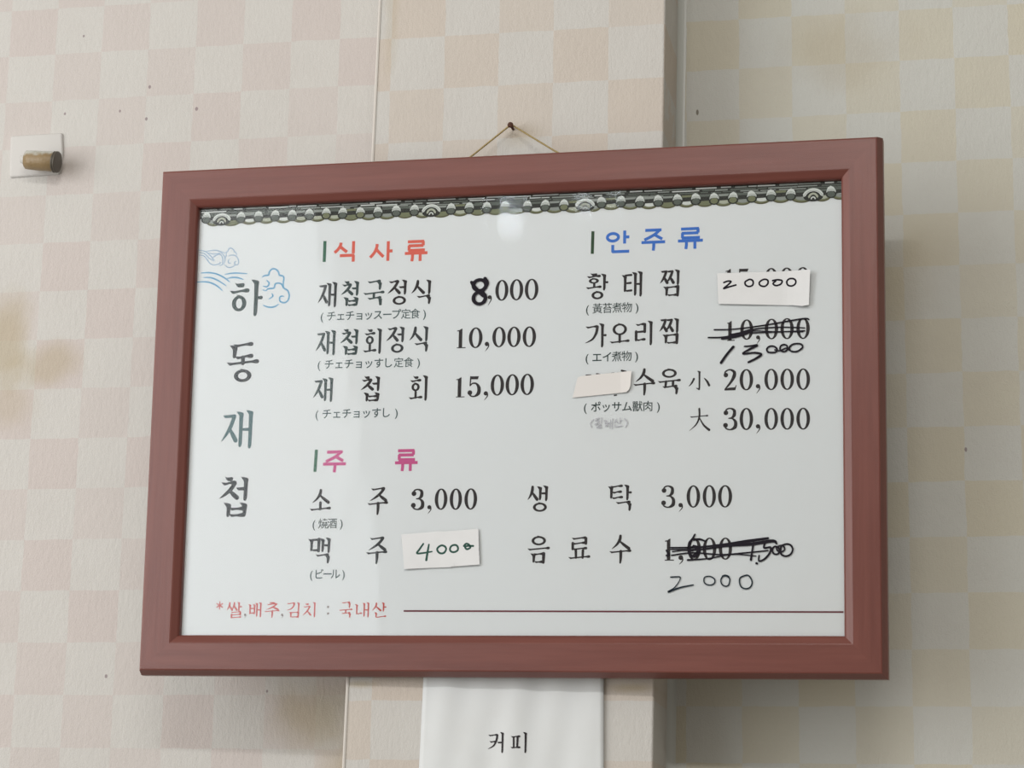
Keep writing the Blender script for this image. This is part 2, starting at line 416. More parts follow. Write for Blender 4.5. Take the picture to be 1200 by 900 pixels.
class Brush:
    """one syllable; (X, Z) maps the unit square to the board plane, t is the stem width"""
    def __init__(s, ink, x0, z0, w, h, t, m=0, y=0.0, gothic=False):
        s.k, s.x0, s.z0, s.w, s.h, s.t, s.m, s.y, s.g = ink, x0, z0, w, h, t, m, y, gothic
    def P(s, x, z): return (s.x0 + x*s.w, s.z0 + z*s.h)
    def V(s, x, za, zb):
        X, A = s.P(x, za); _, Bz = s.P(x, zb); t = s.t
        if s.g:
            s.k.poly([(X - t/2, A), (X + t/2, A), (X + t/2, Bz), (X - t/2, Bz)], s.m, s.y); return
        if A - Bz < 2.6*t:
            s.k.poly([(X - .8*t, A), (X + .5*t, A - .3*t), (X + .4*t, Bz), (X - .4*t, Bz)], s.m, s.y); return
        md = (A + Bz)/2
        s.k.poly([(X - 1.25*t, A), (X - .5*t, A - .03*t), (X + .42*t, A - .30*t), (X + .60*t, A - .65*t), (X + .47*t, A - 1.3*t),
                  (X + .43*t, md), (X + .38*t, Bz + .8*t), (X + .12*t, Bz + .1*t), (X - .18*t, Bz), (X - .46*t, Bz + .3*t), (X - .47*t, Bz + .8*t),
                  (X - .46*t, md), (X - .5*t, A - 1.0*t), (X - .8*t, A - .55*t)], s.m, s.y)
    def Hh(s, xa, xb, z, rise=0.05):
        a, Z = s.P(xa, z); b, _ = s.P(xb, z); t = s.t
        if s.g:
            s.k.poly([(a, Z - t/2), (b, Z - t/2), (b, Z + t/2), (a, Z + t/2)], s.m, s.y); return
        r = min(rise*(b - a), .6*t)
        if b - a < 3.2*t:
            s.k.poly([(a, Z + .3*t), (a + .5*t, Z - .3*t), (b - .2*t, Z - .38*t + r), (b, Z + r), (b - .2*t, Z + .4*t + r)], s.m, s.y); return
        s.k.poly([(a, Z + .32*t), (a + .75*t, Z - .42*t), (a + 1.5*t, Z - .28*t), (b - 1.7*t, Z - .24*t + r), (b - .8*t, Z - .42*t + r), (b - .2*t, Z - .36*t + r),
                  (b, Z + .02*t + r), (b - .2*t, Z + .42*t + r), (b - .7*t, Z + .50*t + r), (b - 1.5*t, Z + .26*t + r), (a + 1.2*t, Z + .2*t)], s.m, s.y)
    def tick(s, xa, xb, z):
        a, Z = s.P(xa, z); b, _ = s.P(xb, z); t = s.t
        if s.g:
            s.k.poly([(a, Z - t/2), (b, Z - t/2), (b, Z + t/2), (a, Z + t/2)], s.m, s.y); return
        s.k.poly([(a, Z + .55*t), (a + .6*t, Z + .3*t), (b - .3*t, Z + .42*t), (b, Z + .1*t), (b - .25*t, Z - .5*t), (a + .8*t, Z - .5*t), (a + .4*t, Z - .1*t)], s.m, s.y)
    def D(s, pts, ws, smooth=True):
        t = s.t
        if s.g: s.k.ribbon([s.P(*p) for p in pts], t, s.m, s.y, smooth=smooth, cap=False)
        else: s.k.ribbon([s.P(*p) for p in pts], [q*t for q in ws], s.m, s.y, smooth=smooth)
    def cons(s, c, x0, z0, x1, z1, tall=False):
        X = lambda u: x0 + u*(x1 - x0)
        Z = lambda v: z0 + v*(z1 - z0)
        q = lambda *ps: [(X(a), Z(b)) for a, b in ps]
        if c in 'ㅆㅉ':
            b = {'ㅆ': 'ㅅ', 'ㅉ': 'ㅈ'}[c]; md = (x0 + x1)/2; e = .03*(x1 - x0)
            s.cons(b, x0, z0, md + e, z1, tall); s.cons(b, md - e, z0, x1, z1, tall)
        elif c == 'ㄱ' or c == 'ㅋ':
            s.Hh(X(0), X(1), Z(.95))
            if tall: s.D(q((.93, .97), (.85, .6), (.55, .22), (0, 0)), (1.0, .95, .7, .12))
            else: s.V(X(.94), Z(1.0), Z(0)) if not s.g else s.D(q((.94, 1), (.94, 0)), (1, 1))
            if c == 'ㅋ': s.Hh(X(.12), X(.86), Z(.5), 0.02)
        elif c == 'ㄴ':
            s.V(X(.1), Z(1), Z(.0)); s.Hh(X(.06), X(1), Z(.07), 0.08)
        elif c in 'ㄷㅌ':
            s.Hh(X(.0), X(.98), Z(.95)); s.V(X(.1), Z(.98), Z(0)); s.Hh(X(.08), X(1), Z(.06), 0.06)
            if c == 'ㅌ': s.Hh(X(.1), X(.92), Z(.5))
        elif c == 'ㄹ':
            s.Hh(X(0), X(.95), Z(.95)); s.D(q((.9, .97), (.9, .52)), (1, .9)); s.Hh(X(.04), X(.92), Z(.52))
            s.D(q((.08, .55), (.08, .05)), (.95, .9)); s.Hh(X(.04), X(1), Z(.05), 0.04)
        elif c == 'ㅁ':
            s.V(X(.1), Z(1), Z(0)); s.Hh(X(.06), X(.95), Z(.92), 0.02); s.D(q((.9, .96), (.88, .03)), (1.15, .9)); s.Hh(X(.1), X(.9), Z(.09), 0)
        elif c == 'ㅂ':
            s.V(X(.1), Z(1), Z(0)); s.V(X(.9), Z(1), Z(0)); s.Hh(X(.1), X(.9), Z(.58), 0); s.Hh(X(.1), X(.9), Z(.13), 0)
        elif c == 'ㅅ':
            s.D(q((.5, 1), (.46, .7), (.28, .32), (0, 0)), (.9, 1.05, .75, .15)); s.D(q((.43, .62), (.7, .32), (1, .02)), (.45, .95, 1.1))
        elif c == 'ㅇ':
            cx, cz = s.P((x0 + x1)/2, (z0 + z1)/2)
            rx, rz = (x1 - x0)/2*s.w, (z1 - z0)/2*s.h
            if s.g: s.k.ring(cx, cz, rx, rz, s.t, s.t, s.m, s.y)
            else:
                s.k.ring(cx, cz, rx, rz*.96, min(s.t*.95, rx*.6), min(s.t*.62, rz*.5), s.m, s.y)
                s.k.poly([(cx - .7*s.t, cz + rz*1.08), (cx + .4*s.t, cz + rz*.95), (cx + .5*s.t, cz + rz*.7), (cx - .2*s.t, cz + rz*.8)], s.m, s.y)
        elif c in 'ㅈㅊ':
            if c == 'ㅊ':
                s.tick(X(.25), X(.75), Z(.95)); top = .72
            else: top = .94
            s.Hh(X(.05), X(.95), Z(top))
            s.D(q((.86, top + .02), (.62, top*.6), (.32, top*.27), (0, 0)), (.9, .95, .7, .12)); s.D(q((.56, top*.52), (.78, top*.27), (1, .03)), (.45, 1.0, 1.05))
        elif c == 'ㅍ':
            s.Hh(X(0), X(1), Z(.95)); s.D(q((.3, .93), (.32, .08)), (.8, .8)); s.D(q((.72, .93), (.68, .08)), (1.0, .8)); s.Hh(X(-.02), X(1.02), Z(.06), .03)
        elif c == 'ㅎ':
            s.tick(X(.25), X(.75), Z(.94)); s.Hh(X(0), X(1), Z(.70))
            s.cons('ㅇ', X(.14), Z(0), X(.86), Z(.58))
    def syll(s, ch):
        n = ord(ch) - 0xAC00
        c, j, f = CHO[n//588], JUNG[(n % 588)//28], JONG[n % 28]
        if j in 'ㅏㅐㅓㅔㅣ':
            two = j in 'ㅐㅔ'
            zb = .40 if f else 0.0
            cb = (.0, .47, .60 if not two else .46, .95) if f else (.0, .20, .60 if not two else .46, .88)
            if c in 'ㅆㅉ': cb = (.0, cb[1] + .02, .66, cb[3])
            if c == 'ㅊ' or c == 'ㅎ': cb = (cb[0], cb[1] - (.0 if f else .06), cb[2], cb[3] + .03)
            if c == 'ㅍ': cb = (.0, .22, .58, .80)
            s.cons(c, *cb, tall=True)
            zm = .70 if f else .50
            if j == 'ㅏ': s.V(.80, 1, zb); s.Hh(.80, 1.0, zm, 0.02)
            if j == 'ㅣ': s.V(.90, 1, zb)
            if j == 'ㅓ': s.V(.90, 1, zb); s.Hh(.56, .90, zm, 0.02)
            if j == 'ㅐ': s.V(.62, .97, zb + .04); s.V(.93, 1, zb); s.Hh(.62, .93, zm, 0.0)
            if j == 'ㅔ': s.V(.64, .97, zb + .04); s.V(.93, 1, zb); s.Hh(.40, .64, zm, 0.0)
            if f:
                if f == 'ㄴ': s.cons(f, .22, .02, 1.0, .36)
                elif f == 'ㄱ': s.cons(f, .26, 0, .95, .33)
                elif f == 'ㄹ': s.cons(f, .26, .0, .98, .36)
                else: s.cons(f, .26, 0, .96, .36)
        elif j in 'ㅗㅛㅜㅠㅡ':
            if f:
                s.cons(c, .18, .64, .82, 1.0)
                s.Hh(0, 1, .50)
                if j == 'ㅗ': s.D([(.5, .66), (.5, .5)], (.9, .8))
                if j == 'ㅜ': s.D([(.5, .5), (.5, .33)], (.9, .8))
                if j == 'ㅠ': s.D([(.36, .5), (.34, .33)], (.9, .8)); s.D([(.66, .5), (.66, .33)], (.9, .8))
                if f == 'ㄱ': s.cons(f, .2, 0, .86, .31)
                else: s.cons(f, .24, 0, .78, .35)
            elif j in 'ㅗㅛ':
                s.cons(c, .14, .40 if c in 'ㅇㅅ' else .46, .86, 1.0)
                s.Hh(0, 1, .07)
                if j == 'ㅗ': s.D([(.5, .40), (.5, .08)], (.9, .85))
                else: s.D([(.34, .42), (.35, .08)], (.9, .8)); s.D([(.66, .42), (.65, .08)], (.9, .8))
            elif j in 'ㅜㅠ':
                s.cons(c, .12, .52, .88, 1.0)
                s.Hh(0, 1, .40)
                if j == 'ㅜ': s.D([(.52, .42), (.52, .2), (.5, 0)], (1.05, .95, .6))
                else: s.D([(.34, .42), (.34, .2), (.32, 0)], (1.0, .9, .6)); s.D([(.68, .42), (.68, .2), (.68, 0)], (1.05, .95, .6))
            else:
                s.cons(c, .14, .40, .86, 1.0); s.Hh(0, 1, .15)
        else:   # compound vowels with an upright on the right
            if f:
                s.cons(c, .02, .62, .66, 1.0); s.D([(.36, .62), (.36, .50)], (.8, .8)); s.Hh(-.02, .70, .46)
                s.V(.82, 1, .34); s.Hh(.82, 1.0, .66, 0.0) if j == 'ㅘ' else None
                s.cons(f, .24, 0, .78, .33)
            else:
                s.cons(c, .04, .38, .66, .96); s.D([(.36, .36), (.36, .14)], (.8, .8)); s.Hh(-.02, .74, .12)
                s.V(.92, 1, 0)
                if j == 'ㅘ': s.Hh(.92, 1.05, .5, 0.0)
    def digit(s, d):
        t = s.t; P = s.P
        R = lambda pts, ws, **kw: s.k.ribbon([P(*p) for p in pts], [q*t for q in ws], s.m, s.y, **kw)
        if d == '0':
            cx, cz = P(.5, .5); s.k.ring(cx, cz, s.w*.5, s.h*.5, t*1.12, t*.42, s.m, s.y, 36)
        elif d == '1':
            s.k.poly([P(.44, .96), (P(.62, 1)[0], P(.62, 1)[1]), P(.62, .04), (P(.62, .04)[0] - 1.15*t, P(0, .04)[1]), (P(.62, .9)[0] - 1.15*t, P(0, .86)[1])], s.m, s.y)
            s.k.poly([P(.62, 1), P(.4, .93), P(.12, .90), P(.12, .86), P(.5, .86)], s.m, s.y)
            s.k.poly([P(.12, 0), P(.95, 0), P(.95, .045), P(.12, .045)], s.m, s.y)
        elif d == '2':
            R([(.12, .72), (.14, .88), (.48, .97), (.80, .86), (.80, .66), (.55, .38), (.12, .06)], (.6, .5, .5, 1.0, 1.2, .8, .45), smooth=True)
            c = P(.17, .72); s.k.disc(c[0], c[1], .75*t, .75*t, s.m, s.y)
            s.k.poly([P(.05, 0), P(.90, 0), P(1.0, .24), P(.94, .24), P(.86, .14), P(.40, .13), P(.08, .05)], s.m, s.y)
        elif d == '3':
            R([(.12, .80), (.22, .93), (.5, .975), (.78, .88), (.78, .67), (.60, .55), (.38, .53)], (.5, .5, .45, .95, 1.15, .6, .35))
            R([(.38, .53), (.66, .51), (.88, .36), (.84, .13), (.5, .02), (.18, .08), (.08, .22)], (.35, .5, 1.05, 1.2, .45, .5, .5))
            for q in ((.17, .78), (.14, .22)):
                c = P(*q); s.k.disc(c[0], c[1], .78*t, .78*t, s.m, s.y)
        elif d == '5':
            s.k.poly([P(.18, .98), P(.88, .98), P(.80, .83), P(.22, .84)], s.m, s.y)
            R([(.20, .96), (.16, .55)], (.45, .4))
            R([(.16, .53), (.36, .64), (.68, .62), (.90, .42), (.86, .16), (.52, .02), (.2, .06), (.1, .2)], (.35, .45, .6, 1.15, 1.2, .45, .45, .5))
            c = P(.15, .2); s.k.disc(c[0], c[1], .78*t, .78*t, s.m, s.y)
        elif d == '8':   # thick hand-inked over the print
            c = P(.5, .74); s.k.ring(c[0], c[1], s.w*.48, s.h*.26, t*1.9, t*1.6, s.m, s.y)
            c = P(.5, .27); s.k.ring(c[0], c[1], s.w*.46, s.h*.28, t*1.9, t*1.6, s.m, s.y)
            s.k.ribbon([P(.02, .86), P(.3, .6), P(.75, .35)], [1.5*t, 2*t, 2*t], s.m, s.y)
            s.k.ribbon([P(.8, .98), P(.95, .8), P(.7, .55)], [1.7*t, 1.6*t, 1.8*t], s.m, s.y)
        elif d == ',':
            c = P(.42, .80); r = min(s.w*.42, s.h*.3)
            s.k.disc(c[0], c[1], r, r, s.m, s.y)
            s.k.ribbon([(c[0] + r*.75, c[1]), (c[0] + r*.72, c[1] - r*1.3), P(.15, 0)], [r*.6, r*.55, r*.15], s.m, s.y)

def place(ink, ch, box, t_px, h, m=0, y=0.0, gothic=False, proj=None):
    """box = ink bounds of the character in the photo; the glyph is laid upright on the plane there"""
    pr = proj or (lambda a, b: B(a, b, h))
    x0, y0, x1, y1 = box
    cx, cy = (x0 + x1)/2, (y0 + y1)/2
    C = pr(cx, cy)
    kx = pr(cx + .5, cy)[0] - pr(cx - .5, cy)[0]
    kz = pr(cx, cy - .5)[1] - pr(cx, cy + .5)[1]
    wd, hg = (x1 - x0)*kx, (y1 - y0)*kz
    br = Brush(ink, C[0] - wd/2, C[1] - hg/2, wd, hg, t_px*kx, m, y, gothic)
    if '가' <= ch <= '힣': br.syll(ch)
    elif ch in '0123456789,': br.digit(ch)
    return br, kx

YI = -SH - .00012     # printed ink just proud of the paper
INK = plain('black_print', (0.022, 0.019, 0.022, 1), 0.6, 0.2)
INK_SOFT = plain('glare_blue_black_print', (0.036, 0.042, 0.048, 1), 0.6, 0.2)  # black lifted a little: cover glare mixed into the left letters
INK_TEAL = plain('glare_faded_teal_print', (0.085, 0.155, 0.17, 1), 0.6, 0.2)  # part faded print, part window glare put into the ink colour
INK_DTEAL = plain('glare_dark_teal_print', (0.042, 0.066, 0.068, 1), 0.6, 0.2)  # left-side black turned teal by painted-in glare
INK_JP = plain('glare_grey_green_print', (0.055, 0.095, 0.10, 1), 0.6, 0.2)  # paler ink for the left readings, standing in for the glare there
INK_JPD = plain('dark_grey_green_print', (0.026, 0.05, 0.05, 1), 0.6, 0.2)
INK_RED = plain('coral_red_print', lin(212, 100, 86), 0.6, 0.2)
INK_BLUE = plain('blue_print', lin(56, 112, 198), 0.6, 0.2)
INK_PINK = plain('magenta_print', lin(192, 84, 138), 0.6, 0.2)
INK_GREEN = plain('green_print', lin(58, 104, 84), 0.6, 0.2)
INK_DGREEN = plain('dark_green_print', lin(44, 72, 48), 0.6, 0.2)
INK_NOTE = plain('pale_red_print', lin(196, 100, 100), 0.6, 0.2)
INK_NOTED = plain('brick_red_print', lin(186, 74, 68), 0.6, 0.2)
INK_LINE = plain('plum_line_print', lin(104, 52, 62), 0.6, 0.2)
INK_SKY = plain('sky_blue_print', lin(100, 160, 196), 0.6, 0.2)
INK_SKYP = plain('pale_sky_blue_print', lin(140, 170, 198), 0.6, 0.2)
MARK = plain('black_marker', (0.016, 0.014, 0.020, 1), 0.8, 0.1)
MARK_G = plain('green_black_marker', (0.035, 0.085, 0.07, 1), 0.8, 0.1)
PEN = plain('dark_pen', (0.02, 0.03, 0.04, 1), 0.8, 0.1)
PENCIL = plain('pale_pencil', lin(172, 174, 182), 0.7, 0.2)

def row(name, items, t_px, mats, label=None, gothic=False, mi=None):
    wide = len(items) > 1 and any(b[1] - a[3] > .7*(a[3] - a[1]) for a, b in zip(items[:-1], items[1:]))
    if wide and name != 'price_text':
        for n, it in enumerate(items): row(name, [it], t_px, [mats[mi[n]]] if mi else mats)
        return
    k = Ink()
    for n, (ch, *box) in enumerate(items):
        place(k, ch, box, t_px, SH, (mi[n] if mi else 0), YI, gothic)
    o = k.build(name, mats, sheet)
    if label: o['label'] = label
    return o

# roof-tile border along the top of the sheet
def tile_border():
    k = Ink()
    mats = [plain('tile_shade_print', (0.024, 0.028, 0.025, 1), .6, .2), plain('tile_white_print', (0.60, 0.64, 0.62, 1), .6, .2),
            plain('tile_grey_print', (0.26, 0.29, 0.27, 1), .6, .2), plain('tile_moss_print', (0.17, 0.19, 0.11, 1), .6, .2),
            plain('tile_pale_print', (0.40, 0.43, 0.35, 1), .6, .2), plain('tile_edge_print', (0.10, 0.10, 0.05, 1), .6, .2),
            plain('tile_dim_print', (0.10, 0.12, 0.105, 1), .6, .2)]
    rn = random.Random(11)
    ov = lambda y: YI - y*.00002
    caps = [(241.9, 254, 0), (260, 256, 1), (282.5, 253.5, 0), (303, 252.5, 0), (322.5, 251.5, 0), (342.7, 251, 0), (362.7, 250, 0), (382.5, 249, 0),
            (401.7, 248.5, 0), (422.5, 248, 0), (443, 247.5, 0), (464.5, 246, 0), (485.7, 245, 0), (505.5, 245.5, 1), (528.7, 243.5, 0), (550, 242.5, 0),
            (570.5, 242, 0), (592, 241, 0), (618, 240.5, 0), (639, 239.5, 0), (661, 239, 0), (685.7, 239, 1), (705, 236, 0), (727.7, 235, 0),
            (750, 235, 0), (771.5, 234, 0), (794, 233, 0), (815.5, 232, 0), (837, 231.5, 0), (859, 230.5, 0), (881, 229, 0), (903.7, 227.5, 0),
            (926.7, 226.5, 0), (953, 227, 1), (974, 223.5, 0)]
    C = [(B(x, y, SH), a) for x, y, a in caps]
    px = .000885
    # dark ground: from the sheet's top edge to a line through the caps
    top = sz1
    low = [(sx0 + .001, C[0][0][1] - 3*px)] + [(c[0], c[1] - 4*px) for c, a in C] + [(sx1 - .001, C[-1][0][1] - 3*px)]
    for (a, b) in zip(low[:-1], low[1:]):
        k.poly([a, b, (b[0], top), (a[0], top)], 0, ov(0))
    # ridge courses: broken pale lines
    for lev, (yy, mset, th) in enumerate(((3.2, (1, 2), 1.5), (6.2, (2, 1, 6), 1.3), (8.6, (6, 2, 6), 1.4), (11.0, (2, 6, 0), 1.3))):
        x = sx0 + .002
        while x < sx1 - .004:
            ln = rn.uniform(8, 34)*px
            e = min(x + ln, sx1 - .001)
            j = rn.uniform(-.5, .5)*px
            zz = top - yy*px + j
            m = rn.choice(mset)
            th_ = th*px*rn.uniform(.7, 1.2)
            k.poly([(x, zz - th_/2), (e, zz - th_/2 + .1*px), (e, zz + th_/2), (x, zz + th_/2)], m, ov(1))
            x = e + rn.uniform(.5, 5)*px
    # hanging concave tiles between the caps
    for i in range(len(C)):
        (cx, cz), arch = C[i]
        if i + 1 < len(C): nx, nz = C[i+1][0]
        else: nx, nz = cx + 20*px, cz
        mx, mz = (cx + nx)/2, (cz + nz)/2
        gap = (nx - cx)
        wd = gap*.46
        # mossy bowl
        k.poly([(mx + wd*1.12*math.cos(a), mz - 4.2*px + 6.6*px*math.sin(a)) for a in [math.pi + math.pi*j/14 for j in range(15)]], 5, ov(2))
        k.poly([(mx + wd*.95*math.cos(a), mz - 3.8*px + 5.4*px*math.sin(a)) for a in [math.pi + math.pi*j/14 for j in range(15)]], 3, ov(3))
        pm = rn.choice((4, 4, 2, 3, 1))
        k.poly([(mx + wd*.70*math.cos(a) + px*.6, mz - 4.4*px + 3.4*px*math.sin(a)) for a in [math.pi + math.pi*j/14 for j in range(15)]] +
               [(mx + wd*.5, mz - 3.6*px), (mx - wd*.5, mz - 3.9*px)], pm, ov(4))
        # something of the tile course behind
        bm_ = rn.choice((2, 6, 6, 3, 2))
        k.poly([(mx - wd*.55, mz + 1.0*px), (mx + wd*.5, mz + 1.2*px), (mx + wd*.62, mz + 3.6*px), (mx - wd*.6, mz + 3.4*px)], bm_, ov(2))
    for (cx, cz), arch in C:
        if not arch:
            r = 5.3*px
            k.poly([(cx + 1.15*r*math.cos(a), cz - 3.6*px + .95*r*math.sin(a)) for a in [2*math.pi*j/18 for j in range(18)]], 0, ov(5))
            k.poly([(cx + .8*r*math.cos(a), cz - 3.9*px + .62*r*math.sin(a)) for a in [2*math.pi*j/18 for j in range(18)]], rn.choice((3, 6, 6)), ov(6))
            sk = rn.uniform(-.6, .6)*px
            k.poly([(cx - r, cz - 2.2*px), (cx - .95*r, cz + .4*px), (cx - .6*r + sk, cz + 4.0*px), (cx + sk, cz + 5.6*px), (cx + .6*r + sk, cz + 4.0*px),
                    (cx + .98*r, cz + .4*px), (cx + r, cz - 2.2*px), (cx + .6*r, cz - .9*px), (cx, cz - .3*px), (cx - .6*r, cz - .9*px)], 1, ov(7))
            k.ribbon([(cx - .9*r, cz + .2*px), (cx, cz + 1.7*px), (cx + .9*r, cz + .2*px)], .55*px, 2, ov(8), cap=False)
            k.ribbon([(cx - .95*r, cz - 1.4*px), (cx, cz + .4*px), (cx + .95*r, cz - 1.4*px)], .5*px, 2, ov(8), cap=False)
        else:
            arc = lambda r, rz, dz: [(cx + r*math.cos(a)*px, cz + (dz + rz*math.sin(a))*px) for a in [math.pi*(.06 + .88*j/14) for j in range(15)]]
            k.disc(cx, cz - 3.5*px, 11*px, 5.5*px, 0, ov(5))
            k.ribbon(arc(10.5, 9.5, -5), [.8*px] + [3.6*px]*13 + [.8*px], 1, ov(6), smooth=False)
            k.ribbon(arc(10.5, 8.6, -5), .5*px, 2, ov(7), smooth=False, cap=False)
            k.ribbon(arc(5, 6, -6), [.6*px] + [2.3*px]*13 + [.6*px], 4, ov(7), smooth=False)
            k.ribbon(arc(2.2, 2.6, -6.5), 1.4*px, 1, ov(8), smooth=False)
    return k.build('roof_tile_border', mats, sheet)
tag(tile_border(), 'printed strip of grey roof tiles along the top of the sheet')

# line-drawn clouds (photo pixels, zoomed crop /10 + offset)
def cloud(name, lines, m, wpx):
    k = Ink()
    for ln in lines:
        p = [B(225 + x/10, 280 + y/10, SH) for x, y in ln]
        n = len(p)
        k.ribbon(p, [wpx*.00088*(.55 if i in (0, n-1) else 1) for i in range(n)], 0, YI)
    return k.build(name, m, sheet)
cloud('cloud_drawing', [
    [(80, 130), (160, 150), (215, 195), (250, 240), (265, 245)], [(90, 160), (150, 175), (200, 225), (262, 262)], [(85, 190), (140, 200), (180, 245), (215, 290), (270, 305), (330, 285), (325, 270)],
    [(160, 148), (270, 132), (330, 148), (385, 165)], [(195, 165), (260, 178), (330, 165)], [(240, 225), (262, 205), (290, 190), (325, 178), (352, 205), (362, 245), (355, 300), (320, 312)],
    [(330, 150), (370, 190), (388, 240), (372, 300)], [(385, 165), (425, 140), (430, 118), (460, 108), (490, 130), (498, 150), (520, 165), (520, 190)],
    [(430, 200), (470, 190), (505, 195), (535, 225), (548, 265), (535, 300), (505, 300), (500, 272), (520, 265)],
    [(440, 235), (425, 260), (435, 285), (458, 280)], [(385, 305), (420, 332), (470, 330), (505, 305)], [(405, 160), (400, 200), (385, 235)]], INK_SKYP, 1.1)
cloud('cloud_drawing', [
    [(110, 400), (200, 395), (290, 412), (370, 450), (440, 502)], [(140, 452), (220, 455), (300, 485), (400, 548)], [(60, 505), (160, 503), (230, 518), (300, 555), (355, 605)],
    [(390, 415), (500, 400), (645, 408)], [(415, 465), (470, 452), (535, 455), (598, 474)],
    [(825, 448), (850, 430), (900, 422), (905, 390), (940, 352), (985, 358), (1015, 390), (1025, 425), (1065, 435), (1078, 465), (1070, 510), (1075, 570)],
    [(870, 612), (890, 585), (960, 575), (975, 530), (1010, 518), (1050, 530), (1075, 575), (1120, 605), (1140, 660), (1125, 720), (1080, 748), (1035, 730), (1028, 690), (1050, 670), (1075, 675)],
    [(875, 485), (905, 520), (880, 560), (835, 552)], [(935, 640), (948, 670), (905, 705)], [(835, 778), (900, 800), (965, 795), (1015, 765)], [(830, 598), (860, 605)]], INK_SKY, 1.9)
# title, written downward
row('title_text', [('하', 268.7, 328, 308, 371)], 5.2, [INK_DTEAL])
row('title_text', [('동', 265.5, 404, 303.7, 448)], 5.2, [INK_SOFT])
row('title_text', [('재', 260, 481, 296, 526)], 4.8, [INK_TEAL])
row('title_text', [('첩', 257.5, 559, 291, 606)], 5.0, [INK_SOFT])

# headings
def heading(bar, chars, m, mb):
    for ch, *bx in chars:
        k = Ink()
        place(k, ch, bx, 3.5, SH, 0, YI, True)
        k.build('heading_text', [m], sheet)
    kb = Ink()
    x0, y0, x1, y1 = bar
    kb.poly([B(x0, y1, SH), B(x0 + 3.6, y1, SH), B(x1, y0, SH), B(x1 - 3.6, y0, SH)], 0, YI)
    kb.build('heading_bar', [mb], sheet)
heading((378.2, 282.5, 382.7, 307), [('식', 392, 283, 416.5, 307), ('사', 434, 283, 460, 306), ('류', 474.5, 282.5, 501, 306)], INK_RED, INK_GREEN)
heading((692.3, 271, 696.7, 297.5), [('안', 710, 270.5, 737.5, 296), ('주', 751.7, 269, 779.5, 293.7), ('류', 794.5, 267.5, 823.7, 291.7)], INK_BLUE, INK_DGREEN)
heading((367.3, 527, 372.7, 553), [('주', 378.7, 529, 405.5, 553.5), ('류', 463, 527.5, 489.5, 552)], INK_PINK, INK_GREEN)

# dishes on the left
TB = 3.45
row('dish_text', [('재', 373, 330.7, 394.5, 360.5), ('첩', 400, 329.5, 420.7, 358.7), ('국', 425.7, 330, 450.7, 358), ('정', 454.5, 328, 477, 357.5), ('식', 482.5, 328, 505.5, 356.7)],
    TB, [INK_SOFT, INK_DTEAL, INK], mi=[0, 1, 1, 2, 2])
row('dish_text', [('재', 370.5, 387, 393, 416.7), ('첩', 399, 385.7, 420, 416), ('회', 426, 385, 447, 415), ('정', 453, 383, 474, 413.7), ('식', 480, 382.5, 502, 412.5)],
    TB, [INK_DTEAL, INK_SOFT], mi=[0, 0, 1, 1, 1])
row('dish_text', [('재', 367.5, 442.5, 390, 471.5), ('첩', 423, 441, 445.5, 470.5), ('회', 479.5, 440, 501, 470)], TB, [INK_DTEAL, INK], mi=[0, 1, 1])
TD = 3.6
def price(items, t=TD): return row('price_text', items, t, [INK])
price([(',', 571.5, 346, 577, 357.5), ('0', 580.5, 328, 595.8, 352.5), ('0', 597.5, 327.2, 613.2, 352), ('0', 615, 326.7, 631, 351.7)])
price([('1', 534, 385, 546.5, 408), ('0', 549.5, 383.7, 565.5, 408), (',', 568, 401, 574, 411.5), ('0', 577, 383, 592.7, 407), ('0', 594.5, 382.8, 610.2, 406.8), ('0', 612.5, 382.5, 628.2, 406.7)])
price([('1', 533, 442, 545.3, 465.7), ('5', 548.7, 440.5, 562.7, 465), (',', 566.7, 459, 572.7, 469), ('0', 575, 439, 590.7, 463.7), ('0', 592.5, 438.5, 608.2, 463.3), ('0', 610, 438, 625.8, 463)])
# dishes on the right
row('dish_text', [('황', 687, 321, 713, 351), ('태', 731.7, 318, 752.5, 348), ('찜', 773.7, 316, 797, 346.7)], TB, [INK])
row('dish_text', [('가', 686, 379, 711, 407.5), ('오', 714.5, 379, 738, 402.5), ('리', 744.5, 376, 765, 405), ('찜', 773, 373, 796, 402.5)], TB, [INK])
row('dish_text', [('수', 742, 433, 768, 462.5), ('육', 770.7, 432, 798, 462.5)], TB, [INK])
price([('1', 849, 315, 861, 339), ('5', 864, 314.5, 879, 338.5), (',', 885, 332, 891, 342), ('0', 896, 314, 911.5, 338.5), ('0', 914, 313.5, 930, 338.3), ('0', 932.5, 313, 949, 338)])
price([('1', 851, 376, 861.5, 399.5), ('0', 867.5, 374.3, 882.7, 398.3), (',', 886, 393.5, 891.5, 403), ('0', 896.2, 373.5, 912, 397.7), ('0', 914.5, 372.8, 930.2, 397.5), ('0', 933.2, 372.4, 949, 397.3)])
price([('2', 848, 432.5, 863.3, 457.5), ('0', 866.7, 432.5, 882.6, 457.5), (',', 885.7, 450.5, 891.8, 461), ('0', 895.7, 432.2, 911.8, 457.2), ('0', 914.5, 432, 930.5, 457), ('0', 933.2, 431.8, 949.3, 457)])
price([('3', 848, 478, 863.8, 504), ('0', 866.7, 478, 882.6, 504), (',', 885.7, 497.5, 891.8, 508), ('0', 895.7, 478, 911.8, 503.8), ('0', 914.5, 478, 930.5, 503.6), ('0', 933.2, 477.8, 949.3, 503.5)])
